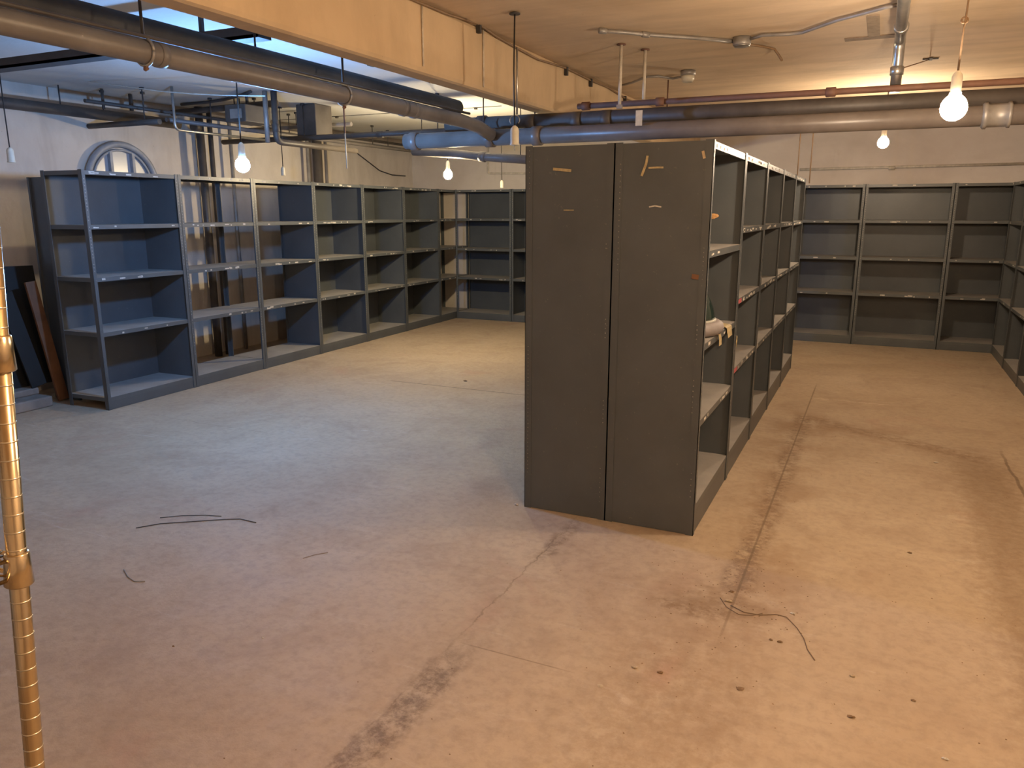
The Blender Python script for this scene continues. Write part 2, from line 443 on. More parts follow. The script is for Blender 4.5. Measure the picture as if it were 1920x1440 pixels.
cr=['nearest open shelving unit of the free-standing block, holding a dark face shield',
 'second open unit of the free-standing block, red labels on two shelf lips',
 'third open unit from the near end of the free-standing block',
 'fourth open unit from the near end of the free-standing block',
 'farthest open unit of the free-standing block']
cunits=[]
for i in range(5):
    lv=(1.855,1.375,.945,.575,.15) if i==0 else (1.855,1.465,1.065,.66,.15)
    cunits.append(bay((CX,CY+.9135*i,0),R(90),cr[i],'right-facing units of the free-standing block','panel','panel',True,seed=60+i,levels=lv,red=(2,3) if i==1 else (),nlab=11 if i else 4,holes_fn=('near',f_r) if i==0 else None))
cl=['left half of the free-standing block, its tall closed end panel facing the camera',
 'second left-facing unit behind the closed end of the free-standing block','third left-facing unit of the free-standing block',
 'fourth left-facing unit of the free-standing block','farthest left-facing unit of the free-standing block']
lefts=[]
for i in range(5):
    lefts.append(bay((-1.5975,CY+.9135*(i+1)-.001,0),R(-90),cl[i],'left-facing units of the free-standing block','panel','panel',True,seed=80+i,holes_fn=('far',f_l) if i==0 else None))
def strip(pts,w,root,name,mat,lab):
    P=[at(u,v,Y=CY-.002) for u,v in pts]
    def fn(m):
        for a,b in zip(P[:-1],P[1:]):
            d=(b-a).normalized(); n=Vector((-d.z,0,d.x))*w/2; k=len(m.v)
            for yo in (0,-.0012): m.v+=[tuple(q+Vector((0,yo,0))) for q in (a+n,b+n,b-n,a-n)]
            for q in ((0,1,2,3),(4,7,6,5),(0,4,5,1),(1,5,6,2),(2,6,7,3),(3,7,4,0)): m.f.append([k+i for i in q]); m.sm.append(False)
    endmarks(root,fn,name,mat,lab)
strip([(1037,317),(1071,320)],.013,lefts[0],'tape_scrap','tape','yellowed tape scrap')
strip([(1057,394),(1076,394)],.005,lefts[0],'tape_scrap','tape','faint tape scrap')
strip([(1214,292),(1212,306),(1206,322),(1203,330)],.011,cunits[0],'tape_scrap','tape','curved yellowed tape strip')
strip([(1216,315),(1232,314),(1244,314)],.008,cunits[0],'tape_scrap','tape','short level tape strip')
strip([(1217,388),(1228,386),(1240,388)],.006,cunits[0],'tape_scrap','label','pale arched scratch')
strip([(1318,283),(1321,297)],.012,cunits[0],'tape_scrap','palewood','brown scuff near the top corner')
strip([(1297,518),(1310,520)],.022,cunits[0],'rust_patch','wood','small rusty patch')
def f_o(m):
    p=at(1337,405,Y=4.456); m.blob(p+Vector((0,-.003,0)),.032,3,(1.,.1,.45),.2)
endmarks(cunits[0],f_o,'tape_scrap','orange','orange scrap on the inner side panel')
def f_tag(m):
    p=at(1381,640,X=-.684); m.blob(p,.028,5,(.12,.5,1.1),.25)
endmarks(cunits[1],f_tag,'paper_tag','tape','beige tag on the front post')

# things on the nearest right-hand shelf
SZ=.945
fs=thing('face_shield','dark green face shield with grey headband on the nearest open shelf','face shield',(-.792,3.90,SZ))
m=MB(); prof=[]
n=14
for i in range(9):
    t=i/8; zz=.07+.155*t; rr=.125*math.cos(t*1.25)
    prof.append((zz,rr))
k=len(m.v)
for zz,rr in prof:
    for j in range(n+1):
        a=R(-100+200*j/n); m.v.append((rr*math.cos(a)*.62+.0,rr*math.sin(a),zz))
for i in range(8):
    for j in range(n): m.f.append([i*(n+1)+j,i*(n+1)+j+1,(i+1)*(n+1)+j+1,(i+1)*(n+1)+j]); m.sm.append(True)
o=m.build('visor','visor',fs); sm=o.modifiers.new('thick','SOLIDIFY'); sm.thickness=.004
m=MB(); m.tube([(.62*.125*math.cos(R(a))*1.0+.002,.127*math.sin(R(a)),.072) for a in range(-100,101,10)],.007,8)
m.tube([(.62*math.cos(R(75))*prof[i][1],math.sin(R(75))*prof[i][1],prof[i][0]) for i in range(9)],.006,8)
m.build('rim','clear',fs)
m=MB()
for a in range(-110,110,10):
    pass
m.tube([(.66*.14*math.cos(R(a)),.142*math.sin(R(a)),.036) for a in range(-150,151,10)],.034,10)
m.build('headband','grey_plastic',fs)
MB().blob((.0,-.05,.235),.018,9,(1,1,.6),.1).build('knob','clear',fs)
def papr(loc,verts,label,mat='card'):
    m=MB(); nx=len(verts); 
    k=0
    for p in verts: m.v.append(p)
    return m
# paper tags over the shelf edge
def tagpaper(y0,y1,drop,label,seed):
    g=random.Random(seed); m=MB(); n=6
    t=thing('paper_tag',label,'paper tag',(CX+.004,(y0+y1)/2,SZ+.001),0,'paper tags on the nearest open shelf')
    prof=[(-.10,.004),(-.05,.010),(-.01,.006),(.004,.003),(.0075,-.02),(.010,-drop)]
    hw=(y1-y0)/2
    for i,(x,z) in enumerate(prof):
        for yy in (-hw,hw*.1,hw): m.v.append((x+g.uniform(-.001,.003),yy+g.uniform(-.008,.008),z+(g.uniform(0,.004) if i<3 else 0)))
    for i in range(n-1):
        for j in range(2): m.f.append([i*3+j,i*3+j+1,(i+1)*3+j+1,(i+1)*3+j]); m.sm.append(False)
    o=m.build('paper',  'tape', t); s=o.modifiers.new('thick','SOLIDIFY'); s.thickness=.0015
    return t
tagpaper(4.13,4.25,.05,'crumpled beige paper tag hanging over the nearest shelf edge','1')
tagpaper(3.88,3.94,.055,'small pale tag dangling beside the dark face shield','2')

# ------------------------------------------------------------------ hanging bulbs and lamp holders
bulb_glow={}
def pendant(x,y,z,label,col=None,power=0,loop=False,top=HC,grp='hanging bulbs and lamp holders',guard=False,pull=False,br=.046,sc=1.0):
    "z is the centre of the bulb (lit) or of the holder (empty)"
    t=thing('hanging_bulb' if col else 'lamp_holder',label,'light bulb' if col else 'lamp holder',(x,y,0),0,grp)
    zs=z+ (br*1.0+.045 if col else 0)
    sh=.040*sc; sr=.021*sc
    m=MB(); m.lathe([(.006,sh+.012),(.012*sc,sh+.006),(sr*.8,sh),(sr,sh-.012),(sr,-sh+.010),(sr*1.12,-sh+.006),(sr*1.12,-sh)],(0,0,zs))
    m.build('socket','porcelain',t)
    m=MB(); zt=zs+sh+.008
    if loop:
        zl=zt+(top-zt)*.42
        pts=[(0,0,zt),(.002,0,zl-.03)]
        for a in range(-80,281,24): pts.append((.002+.012*math.cos(R(a)),.004*math.sin(R(a)),zl+.012*math.sin(R(a))))
        pts+= [(.006,0,zl+.03),(.012,0,top-.01)]
        m.tube(pts,.0042,8)
    else:
        pts=[(0,0,zt),(rng.uniform(-.006,.006),0,(zt+top)/2),(0,0,top-.01)]
        m.tube(pts,.0045,8)
    m.build('cord','black' if not loop else 'wire',t)
    MB().lathe([(.03,0),(.03,.006),(.012,.012)],(0,0,top-.014)).build('ceiling_hook','wiredark',t)
    if guard:
        m=MB(); zc=zs+sh+.02
        m.tube([(.03*math.sin(R(a)),.0,zc+.02+.026*math.cos(R(a))) for a in range(-130,131,13)],.0025,6)
        m.tube([(.012,.004,zc+.05),(.012,.004,top-.18)],.006,8)
        m.build('chain_tube','galv',t)
    if pull:
        MB().tube([(.006,-.01,zs-sh-.03),(.004,-.01,zs-sh)],.002,6).build('pull_chain','galv',t)
    if col:
        m=MB(); prof=[]
        for i in range(13):
            a=math.pi*i/12; rr=br*math.sin(a) ; zz=-br*math.cos(a)
            if zz>0: rr=max(rr,.019*(1 if zz<br*.999 else 1)); zz*=1.12
            prof.append((max(rr,.001),zz))
        prof[-1]=(.017,br*1.12)
        m.lathe(prof,(0,0,z),seg=16)
        m.build('glass_bulb',glow('lit_glass_'+label.split()[0],col,power),t)
    return t
WARM=(1.0,.70,.42); BLUE=(.20,.47,1.0); YEL=(1.0,.78,.46); NEUT=(1.0,.77,.54)
p=at(455,310,Y=3.95); pendant(p.x,p.y,p.z,'blue-white lit bulb hanging in the left aisle',BLUE,98)
p=at(840,328,Y=7.2); pendant(p.x,p.y,p.z,'yellow-white lit bulb hanging near the far left corner',YEL,95)
p=at(1788,203,Y=3.9); pendant(p.x,p.y,p.z,'large lit bulb on a looped cord at upper right',NEUT,38,loop=True,br=.052)
p=at(1656,268,Y=7.7); pendant(p.x,p.y,p.z,'lit bulb beneath the overhead pipes, in front of the far right shelving',NEUT,52)
pendant(.35,1.15,2.05,'lit bulb hanging just above the camera, outside the picture',WARM,78)
pendant(-3.7,.9,2.05,'lit bulb added as unseen fill above the left aisle, outside the picture',NEUT,7)  # extra bulb added out of view to lift the overall brightness
p=at(20,292,Y=3.8); pendant(p.x,p.y,p.z,'empty white lamp holder hanging at the far left edge',sc=1.2)
p=at(965,256,Y=4.05); pendant(p.x,p.y,p.z,'empty cream lamp holder hanging before the free-standing block',guard=True,pull=True,sc=1.15)
p=at(531,322,Y=6.5); pendant(p.x,p.y,p.z,'empty lamp holder hanging between the blue bulb and the wall pipes')
p=at(941,346,Y=8.6); pendant(p.x,p.y,p.z,'empty lamp holder hanging above the far left shelving')
p=at(648,285,Y=6.2); t=thing('pull_cord','pale pull cord hanging from the left ceiling','cord',(p.x,p.y,0))
MB().tube([(0,0,HC-.01),(.004,0,at(648,250,Y=6.2).z)],.008,8).build('tube','pipe_rust',t)
MB().tube([(.004,0,at(648,250,Y=6.2).z),(.008,0,at(648,316,Y=6.2).z)],.006,8).build('cord','white',t)

# ------------------------------------------------------------------ overhead pipes
PY=5.20
def xp(px,py): return at(px,py,Y=PY)
def pipe(pts,r,mat,label,cat='pipe',name='overhead_pipe',group=None,collars=(),seg=20,rc=1.18,lc=.07,cmat=None,cname='coupling',hang=()):
    P=[Vector(p) for p in pts]; o0=P[0]
    t=thing(name,label,cat,tuple(o0),0,group)
    Q=[p-o0 for p in P]
    MB().tube(Q,r,seg).build('pipe_run',mat,t)
    for h in hang:
        a,b=(Q[0],Q[-1]); p=a+(b-a)*h
        MB().tube([(p.x,p.y,p.z+r*.9),(p.x,p.y,HC-o0.z-.004)],.005,8).tube([(p.x,p.y,HC-o0.z-.02),(p.x,p.y,HC-o0.z-.002)],.02,8).build('hanger_rod','wiredark',t)
    for c in collars:
        c=Vector(c)-o0
        # direction of nearest segment
        best=min(range(len(Q)-1),key=lambda i:((Q[i]+Q[i+1])/2-c).length)
        d=(Q[best+1]-Q[best]).normalized()
        MB().tube([c-d*lc/2,c-d*lc*.45,c+d*lc*.45,c+d*lc/2],[r*1.04,r*rc,r*rc,r*1.04],seg).build(cname,cmat or mat,t)
    return t
def elbow(a,b,c,rad,n=6):
    a,b,c=Vector(a),Vector(b),Vector(c); u=(a-b).normalized(); w=(c-b).normalized()
    p0=b+u*rad; p2=b+w*rad; out=[a]
    for i in range(n+1):
        t=i/n; out.append(p0*(1-t)**2+b*2*t*(1-t)+p2*t**2)
    return out+[c]
# lower grey pipe running across
zD1=2.072
tD1=pipe([(-3.34,PY,zD1),(XR-.005,PY,zD1)],.056,'pipe_mid','long grey pipe crossing the room just above the free-standing block',
     collars=[(-3.26,PY,zD1),(-2.62,PY,zD1),(-2.25,PY,zD1)],cmat='pipe_mid',hang=(.13,))
# upper dark pipe and thin rusty pipe
zD2=2.175
pipe([(-3.05,PY+.13,zD2+.01),(XR-.005,PY+.13,zD2)],.052,'pipe_dark','dark grimy pipe above the long grey pipe',collars=[(-2.35,PY+.13,zD2),(-2.0,PY+.13,zD2),(-2.75,PY+.13,zD2+.01),(-1.78,PY+.13,zD2)],hang=(.15,))
pipe([(-1.98,PY+.08,2.262),(XR-.005,PY+.08,2.252)],.019,'pipe_rust','thin rusty pipe, highest of the bundle crossing the room',collars=[(-1.92,PY+.08,2.262),(-1.40,PY+.08,2.26),(-.35,PY+.08,2.257)],rc=1.5,lc=.06)
# union and valve at the right end
MB().lathe([(.062,-.07),(.072,-.06),(.072,-.045),(.063,-.04),(.063,.05),(.07,.055),(.07,.07)],(at(1868,213,Y=PY).x+3.34,0,0),(1,0,0),8).build('flange','galvdull',tD1)
# big drain pipe along the beam
P1=[(-2.65,YF+.002,2.155),(-2.65,4.80,2.155),(-2.62,5.02,2.13),(-2.58,5.14,zD1+.01)]
tp=pipe(P1,.044,'pipe_iron','long drain pipe running towards the camera beside the beam',collars=[(-2.65,2.35,2.155),(-2.65,4.10,2.155),(-2.65,4.22,2.155)],rc=1.10,lc=.035)
# thin pipes strapped on top of it
m=MB(); 
pipe([(-2.628,YF+.002,2.207),(-2.628,4.9,2.207)],.008,'pipe_dark','thin conduit lying along the top of the drain pipe',cat='conduit',name='conduit')
# lagged dark pipe above, left of the beam
pipe([(-2.86,YF+.002,2.285),(-2.86,5.14,2.285)],.054,'insul','fat dark lagged pipe between the beam and the drain pipe',hang=(.3,.7))
for i,(x,z) in enumerate(((-2.46,2.50),(-2.54,2.52))):
    pipe([(x,YF+.02,z),(x,7.5,z)],.008,'black','thin black cable on the ceiling beside the beam, '+('nearer the beam' if i==0 else 'farther from the beam'),cat='cable',name='cable')
# hangers for the drain pipe
def hanger(y,label,zt=HC):
    t=thing('pipe_hanger',label,'pipe hanger',(-2.65,y,2.155),0,'hangers of the drain pipe')
    MB().tube([(.0505*math.cos(R(a)),0,.0505*math.sin(R(a))) for a in range(0,361,20)],.006,8).build('ring','galvdull',t)
    MB().tube([(0,0,.055),(0,0,zt-2.155)],.006,8).build('rod','wiredark',t)
    MB().blob((0,0,-.060),.011,2,(1,1,1),.1).build('bolt','pipe_rust',t)
hanger(2.28,'rusty ring hanger with a rod on the near stretch of the drain pipe'); hanger(3.53,'dark ring hanger on the drain pipe where cables cross')
# hanger bar bundle crossing by the beam
t=thing('strut_bracket','dark strut bracket under the beam where the drain pipe is hung','bracket',(-2.66,3.46,2.42))
MB().box(-.22,.28,-.018,.018,-.012,.0).box(-.03,-.01,-.018,.018,0,.175).box(.14,.16,-.018,.018,0,.175).build('strut','wiredark',t)
for i,yy in enumerate((4.05,4.75)):
    t=thing('strut_bracket','dark flat strap crossing the gap beside the beam, '+('nearer one' if i==0 else 'farther one'),'bracket',(-2.62,yy,2.40),0,'straps beside the beam')
    MB().box(-.22,.245,-.03,.03,-.006,.006).box(-.01,.01,-.01,.01,.006,.195).build('strap','wiredark',t)
# wooden hanging bracket and rods over the free-standing block
for (u,v,vb,lab) in ((1165,82,200,'white hanger rod, left of the pair above the pipes'),(1210,92,192,'white hanger rod, right of the pair above the pipes')):
    p=at(u,v,Z=HC); q=at(u-2,vb,Y=p.y)
    t=thing('hanger_rod',lab,'hanger rod',(p.x,p.y,0),0,'white hanger rods')
    MB().tube([(0,0,q.z),(0,0,HC-.005)],.0105,10).build('rod','white',t)
    MB().lathe([(.03,0),(.03,.006)],(0,0,HC-.008)).build('plate','pipe_rust',t)
    MB().box(-.018,.018,-.012,.012,q.z-.012,q.z+.012).build('nut','galvdull',t)
p=at(1199,207,Y=PY-.062); q=at(1199,236,Y=PY-.062)
t=thing('pipe_clamp','pale flat clamp strapping the pipes together','pipe clamp',(p.x,p.y-.003,q.z)); MB().box(-.022,.022,-.006,0,0,p.z-q.z).build('strap','white',t)
p=at(1253,150,Z=HC); 
t=thing('hanger_rod','thin dark rod hanging right of the two white rods','hanger rod',(p.x,p.y,0)); MB().tube([(0,0,at(1253,195,Y=p.y).z-.05),(0,0,HC)],.006,8).build('rod','pipe_rust',t)
# silver pipe: along the ceiling then down onto the bundle
pts=elbow((.0,2.0,2.535),(.0,PY+.13,2.535),(.0,PY+.13,2.24),.06)
pipe(pts,.030,'galv','silver pipe on the ceiling dropping down to the pipe bundle',collars=[(.0,5.0,2.535),(.0,PY+.13,2.36)],rc=1.25,lc=.05)
p=at(1745,109,Z=HC); t=thing('ceiling_hook','small dark ceiling plate with a slanting wire to the silver pipe','hook',tuple(p))
MB().box(-.05,.05,-.012,.012,-.010,-.002).box(-.012,.012,-.04,.04,-.010,-.002).build('plate','wiredark',t)
q=Vector((.02,PY+.12,2.37)); MB().tube([(-.01,0,-.01),tuple(q-p)],.0035,6).build('wire','wire',t)
# faded tape cross on ceiling
p=at(1640,70,Z=HC-.002); t=thing('ceiling_patch','brown rectangular patch stuck on the ceiling beside the silver pipe','patch',(p.x,p.y,HC-.001))
MB().box(-.17,.12,-.04,.05,-.003,0).build('strip','patch',t); MB().box(-.035,.03,-.60,-.04,-.003,0).build('strip','patch2',t)
# conduit with junction box
P=[at(u,v,Z=HC-.02) for u,v in ((1130,58),(1175,61),(1210,65),(1300,71),(1380,78))]
pipe(P,.011,'galvdull','grey conduit on the ceiling leading to the round junction box',cat='conduit',name='conduit',collars=[P[0],P[2]],rc=1.5,lc=.05)
p=at(1391,79,Z=HC-.03); t=thing('junction_box','round metal junction box on the ceiling','junction box',tuple(p)); 
MB().lathe([(.052,-.02),(.055,-.012),(.055,.028)],(0,0,0)).build('box','galvdull',t); MB().lathe([(.045,-.026),(.05,-.02)],(0,0,0)).build('cover','galv',t)
P=[at(u,v,Z=HC-.018) for u,v in ((1403,74),(1430,66),(1480,64),(1505,61),(1530,52),(1570,38),(1620,25),(1660,14),(1684,9))]
pipe(P,.010,'galvdull','flexible cable curving over the ceiling from junction box to silver pipe',cat='cable',name='cable')
P=[at(1400,83,Z=HC-.015),at(1430,87,Z=HC-.015),at(1452,92,Z=HC-.02),at(1460,103,Z=HC-.05),at(1466,113,Z=HC-.09)]
t=pipe(P,.008,'wire','short frayed wire end hanging off the ceiling right of the junction box',cat='wire',name='wire')
# ceiling lamp holder with cable
P=[at(u,v,Z=HC-.015) for u,v in ((1165,160),(1185,155),(1212,144),(1235,143),(1262,147),(1278,144))]
pipe(P,.009,'galvdull','cable along the ceiling to the plain ceiling lamp holder',cat='cable',name='cable')
p=at(1290,140,Z=HC-.03); t=thing('ceiling_lamp_holder','white porcelain lamp holder mounted flat on the ceiling','lamp holder',tuple(p))
MB().lathe([(.058,.028),(.058,0),(.045,-.01)],(0,0,0)).build('base','galvdull',t); MB().lathe([(.047,-.006),(.05,-.03),(.036,-.055),(.03,-.05)],(0,0,0)).build('holder','porcelain',t)
# cable clipped along the beam
xb=BX1+.014
P=[at(u,v,X=xb) for u,v in ((700,-34),(780,2),(840,27),(898,45),(930,68),(965,88),(1010,112),(1062,128),(1110,152),(1140,164),(1172,184),(1198,196))]
t=pipe(P,.007,'wire','brown cable clipped along the top of the beam',cat='cable',name='cable')
for u,v in ((898,45),(1062,128),(1108,150),(1172,182)):
    p=at(u,v,X=xb)-P[0]; MB().box(p.x-.012,p.x+.012,p.y-.012,p.y+.012,p.z-.05,p.z+.008).build('clip','wiredark',t)
for i,((u,v),(u2,v2)) in enumerate((((791,8),(794,124)),((906,56),(909,164)))):
    a=at(u,v,X=BX1+.006); b=at(u2,v2,X=BX1+.006); b.y=a.y; b.z=max(b.z,BZ+.02)
    pipe([a,b],.005,'white','thin painted cable dropping down the beam face, '+('nearer one' if i==0 else 'farther one'),cat='cable',name='cable')
# conduit on the far wall right
a=at(1500,318,Y=YB-.0155); b=at(1920,307,Y=YB-.0155); b.x=min(b.x,XR-.01)
pipe([a,b],.016,'white','level conduit on the far wall above the right shelving',cat='conduit',name='conduit',collars=[at(1672,315,Y=YB-.03)],rc=1.5)

# ------------------------------------------------------------------ pipework in the left part
def yrun(x,p0,p1): return [at(*p0,X=x),at(*p1,X=x)]
def xrun(y,p0,p1): return [at(*p0,Y=y),at(*p1,Y=y)]
LG='pipework over the left shelving'
pp=yrun(-6.35,(-60,186),(335,232)); z=(pp[0].z+pp[1].z)/2; pp[0].z=pp[1].z=z; pp[0].y=2.5
pipe(pp,.045,'pipe_dark','thick dull pipe along the left wall above the arched window',group=LG,collars=[(-6.35,6.0,z),(-6.35,7.5,z)],hang=(.3,.75))
pp=xrun(5.0,(-70,249),(300,234)); pp[0].z=pp[1].z=at(120,240,Y=5.0).z; pp[0].x=XL+.01
pipe(pp,.024,'pipe_dark','level purple-grey pipe crossing in front of the left wall',group=LG,hang=(.8,))
z=at(100,118,Y=3.3).z
t=thing('steel_strut','dark flat steel strut crossing below the left ceiling','strut',(-4.6,3.3,z)); MB().box(1.2,1.22,-.01,.01,0,HC-z-.003).build('hanger_rod','wiredark',t); MB().box(-1.2,-1.18,-.01,.01,0,HC-z-.003).build('hanger_rod','wiredark',t); MB().box(-1.65,1.64,-.05,.05,-.008,.008).box(-1.65,1.64,-.05,-.044,-.008,.05).build('bar','wiredark',t)
P=[at(u,v,Y=4.6) for u,v in ((57,130),(110,141),(170,153),(240,163),(300,171),(360,176),(420,179),(497,180))]
pipe(P,.004,'clear','thin pale wire sagging below the left ceiling',cat='wire',name='wire')
def vert(u,v0,v1,r,mat,label,X=None,Y=None,tofloor=False,top=False):
    p=at(u,v0,X=X,Y=Y); q=at(u,v1,Y=p.y)
    z0=0.005 if tofloor else q.z; z1=HC-.005 if top else p.z
    return pipe([(p.x,p.y,z1),(p.x,p.y,z0)],r,mat,label,group=LG,seg=14)
vert(107,145,200,.006,'wiredark','thin rod hanging over the arched window',X=-6.4,top=True)
vert(187,135,205,.013,'pipe_dark','short dark upright pipe left of the pale wire',X=-6.25,top=True)
vert(243,168,208,.018,'pipe_dark','short dark upright pipe above the arched window',X=-6.3,top=True)
vert(371,200,330,.040,'pipe_dark','dark upright pipe left of the blue bulb, against the left wall',X=-6.45,tofloor=True,top=True)
vert(390,200,330,.026,'pipe_dark','thinner upright pipe close to the dark one left of the blue bulb',X=-6.45,tofloor=True,top=True)
vert(427,200,330,.020,'galvdull','upright conduit on the wall just left of the blue bulb',X=-6.5,tofloor=True,top=True)
vert(572,200,330,.022,'galvdull','pale upright pipe, leftmost of the cluster right of the blue bulb',X=-6.5,tofloor=True,top=True)
vert(590,200,330,.060,'pipe_dark','fat dark upright pipe in the cluster right of the blue bulb',X=-6.45,tofloor=True,top=True)
vert(606,200,330,.020,'pipe_iron','thin grey upright pipe beside the fat dark one',X=-6.5,tofloor=True,top=True)
vert(497,188,268,.022,'galvdull','grey upright pipe with a bright cap behind the drain pipe',Y=5.6,top=True)
# conduit that drops and runs level
a=at(325,200,X=-5.6); b=at(328,243,X=-5.6); b.y=a.y; b.x=a.x; c=at(500,263,X=-5.6); c.z=b.z
a.z=HC-.005
pipe(elbow(a,b,c,.05),.012,'galv','bright conduit dropping and turning level above the left shelving',group=LG,cat='conduit',name='conduit',seg=10)
a=at(513,175,X=-5.0); b=at(513,265,X=-5.0); b.y=a.y; c=at(668,284,X=-5.0); c.z=b.z; a.z=HC-.005
pipe(elbow(a,b,c,.07),.028,'pipe_dark','thick pipe dropping behind the drain pipe then running to the far wall',group=LG,seg=14,collars=[(a.x,a.y,b.z+.12)])
z=at(750,250,Y=6.4).z
pipe([(-6.4,6.4,z),(-3.3,6.4,z)],.026,'pipe_dark','level bluish pipe crossing toward the long grey pipe',group=LG,hang=(.35,.85),seg=14,collars=[(-4.4,6.4,z),(-5.6,6.4,z)])
z=at(650,216,Y=7.4).z
pipe([(-6.55,7.4,z),(-3.6,7.4,z)],.010,'wiredark','thin dark pipe high on the left ceiling',group=LG,hang=(.3,.9),seg=10)
z=at(420,255,Y=6.9).z+.05
pipe([(-6.55,6.9,z),(-5.1,6.9,z)],.022,'pipe_iron','grey pipe crossing above the blue bulb toward the wall cluster',group=LG,hang=(.5,),seg=12)
z=at(420,215,Y=5.9).z+.05
pipe([(-6.55,5.9,z),(-5.2,5.9,z+.02)],.030,'pipe_dark','dark pipe crossing high above the blue bulb',group=LG,hang=(.8,),seg=12,collars=[(-5.6,5.9,z+.01)])
for i,(x,u,v) in enumerate(((-6.1,420,225),(-5.85,420,238),(-6.0,620,262))):
    z=at(u,v,X=x).z; y0=(4.6,5.2,6.6)[i]
    pipe([(x,y0,z),(x,YB-.03,z)],(.016,.020,.018)[i],('pipe_dark','pipe_iron','galvdull')[i],['slim dark pipe running over the left shelving','grey pipe running over the left shelving below the slim dark one','pale pipe running over the far part of the left shelving'][i],group=LG,seg=12,collars=[(x,7.0,z)],hang=(.1,.6))
t=thing('duct_box','dark sheet metal duct box under the left ceiling above the blue bulb','duct',tuple(at(466,232,X=-5.3))); 
MB().box(-.12,.12,-.16,.16,0,.15).build('casing','pipe_dark',t,bevel=.008); MB().box(-.05,.08,-.168,-.16,.03,.11).build('hatch','galvdull',t)
MB().box(-.01,.01,-.01,.01,.15,HC-t.location.z-.003).build('hanger_rod','wiredark',t)
t=thing('duct_box','small dark box on the ceiling near the upright pipe cluster','duct',tuple(at(590,256,X=-5.3))); MB().box(-.12,.12,-.12,.14,0,HC-t.location.z-.003).build('casing','pipe_dark',t,bevel=.006)
P=[at(u,v,X=XL+.009) for u,v in ((664,283),(690,303),(712,320),(735,328),(760,330))]
pipe(P,.008,'wiredark','dark cable drooping on the wall above the far left shelving',cat='cable',name='cable',seg=8)
P=[at(u,v,Y=7.0) for u,v in ((775,284),(860,289),(905,294),(1000,300))]
pipe(P,.042,'pipe_iron','slanting grey pipe passing behind the free-standing block',seg=16,collars=[P[2]],group=LG,hang=(.08,.9))
P=elbow(Vector((at(915,302,Y=YB-.015).x,YB-.015,HC-.004)),at(915,325,Y=YB-.015),at(985,325,Y=YB-.015),.03)
pipe(P,.014,'white','small bent pipe high on the far wall left of the block',seg=10,group=LG)
P=[at(u,v,Z=HC-.02) for u,v in ((470,172),(455,178),(420,187),(385,192),(340,196))]
pipe(P,.014,'wiredark','dark cable tray edge under the blue-lit ceiling',cat='cable',name='cable',seg=8)
for i,(u,v) in enumerate(((438,178),(448,182))):
    p=at(u,165,Z=HC-.002) if False else at(u,v,X=-5.6)
    pipe([(p.x,p.y,HC-.004),(p.x,p.y,at(u,212,Y=p.y).z)],.006,'wiredark',('left' if i==0 else 'right')+' thin rod of the pair hanging above the blue bulb',cat='hanger rod',name='hanger_rod',seg=8)
# cords beyond the free-standing block
for i,(u,ub) in enumerate(((1501,1498),(1525,1520))):
    p=at(u,250,Y=8.9); q=at(ub,340,Y=8.9)
    pipe([(p.x,p.y,HC-.004),(p.x,p.y,q.z-.02)],.006,'wire',('left' if i==0 else 'right')+' thin cord hanging past the far end of the free-standing block',cat='cord',name='cord',seg=8,group='cords past the free-standing block')

# ------------------------------------------------------------------ junk at far left
t=thing('floor_ledge','low grimy concrete ledge at the foot of the left wall','ledge',(-6.25,3.3,0)); 
MB().box(-.36,.26,-1.9,.62,0,.085).build('kerb','stone',t,bevel=.012); MB().box(-.36,.10,-1.9,.62,.085,.14).build('step','stone',t,bevel=.01)
def lean(name,label,cat,x,y,w,h,th,mat,ang,yaw=0,z0=.142):
    t=bpy.data.objects.new(name,None); 
    o=MB().box(-th/2,th/2,-w/2,w/2,0,h).build(name,mat,None,bevel=.003)
    o.location=(x,y,z0+th*.5*math.sin(abs(ang))); o.rotation_euler=(0,ang,yaw); tag(o,label,cat); bpy.data.objects.remove(t); return o
def plank(name,label,cat,bot,top,w,th,mat):
    "board standing on its lower end and leaning to its upper end; w runs along the room"
    bot=Vector(bot); top=Vector(top); L=(top-bot).length
    o=MB().box(-th/2,th/2,-w/2,w/2,0,L).build(name,mat,None,bevel=.003)
    z=(top-bot).normalized(); y=Vector((0,1,0)); x=y.cross(z).normalized(); y=z.cross(x)
    m=Matrix((x,y,z)).transposed().to_4x4(); m.translation=bot; o.matrix_world=m
    return tag(o,label,cat)
plank('dark_board','wide black board leaning at the far left behind the chrome post','board',(-6.28,3.72,.142),(-6.40,3.74,1.12),.84,.03,'darkboard')
plank('wooden_plank','brown wooden plank leaning between the black board and the shelving','plank',(-6.08,4.07,.012),(-6.16,3.97,1.0),.09,.025,'wood')
plank('dark_board','narrow dark board leaning in front of the wide black one','board',(-6.16,3.93,.15),(-6.24,3.80,.92),.13,.02,'darkboard')
plank('wooden_plank','short dark reddish plank half hidden behind the chrome post','plank',(-6.12,3.62,.15),(-6.20,3.55,.80),.12,.03,'wood')
plank('fallen_board','pale-edged board lying low along the left ledge','board',(-5.93,3.05,.09),(-5.93,3.88,.09),.10,.02,'wood') if False else None
t=thing('metal_screen','tall dark steel screen standing behind the near end of the left row','screen',(-6.10,4.14,0)); MB().box(-.14,.14,-.012,.012,.002,1.82).build('sheet','panel',t)
MB().box(-.142,-.120,-.03,.012,.002,1.82).build('flange','steel',t)

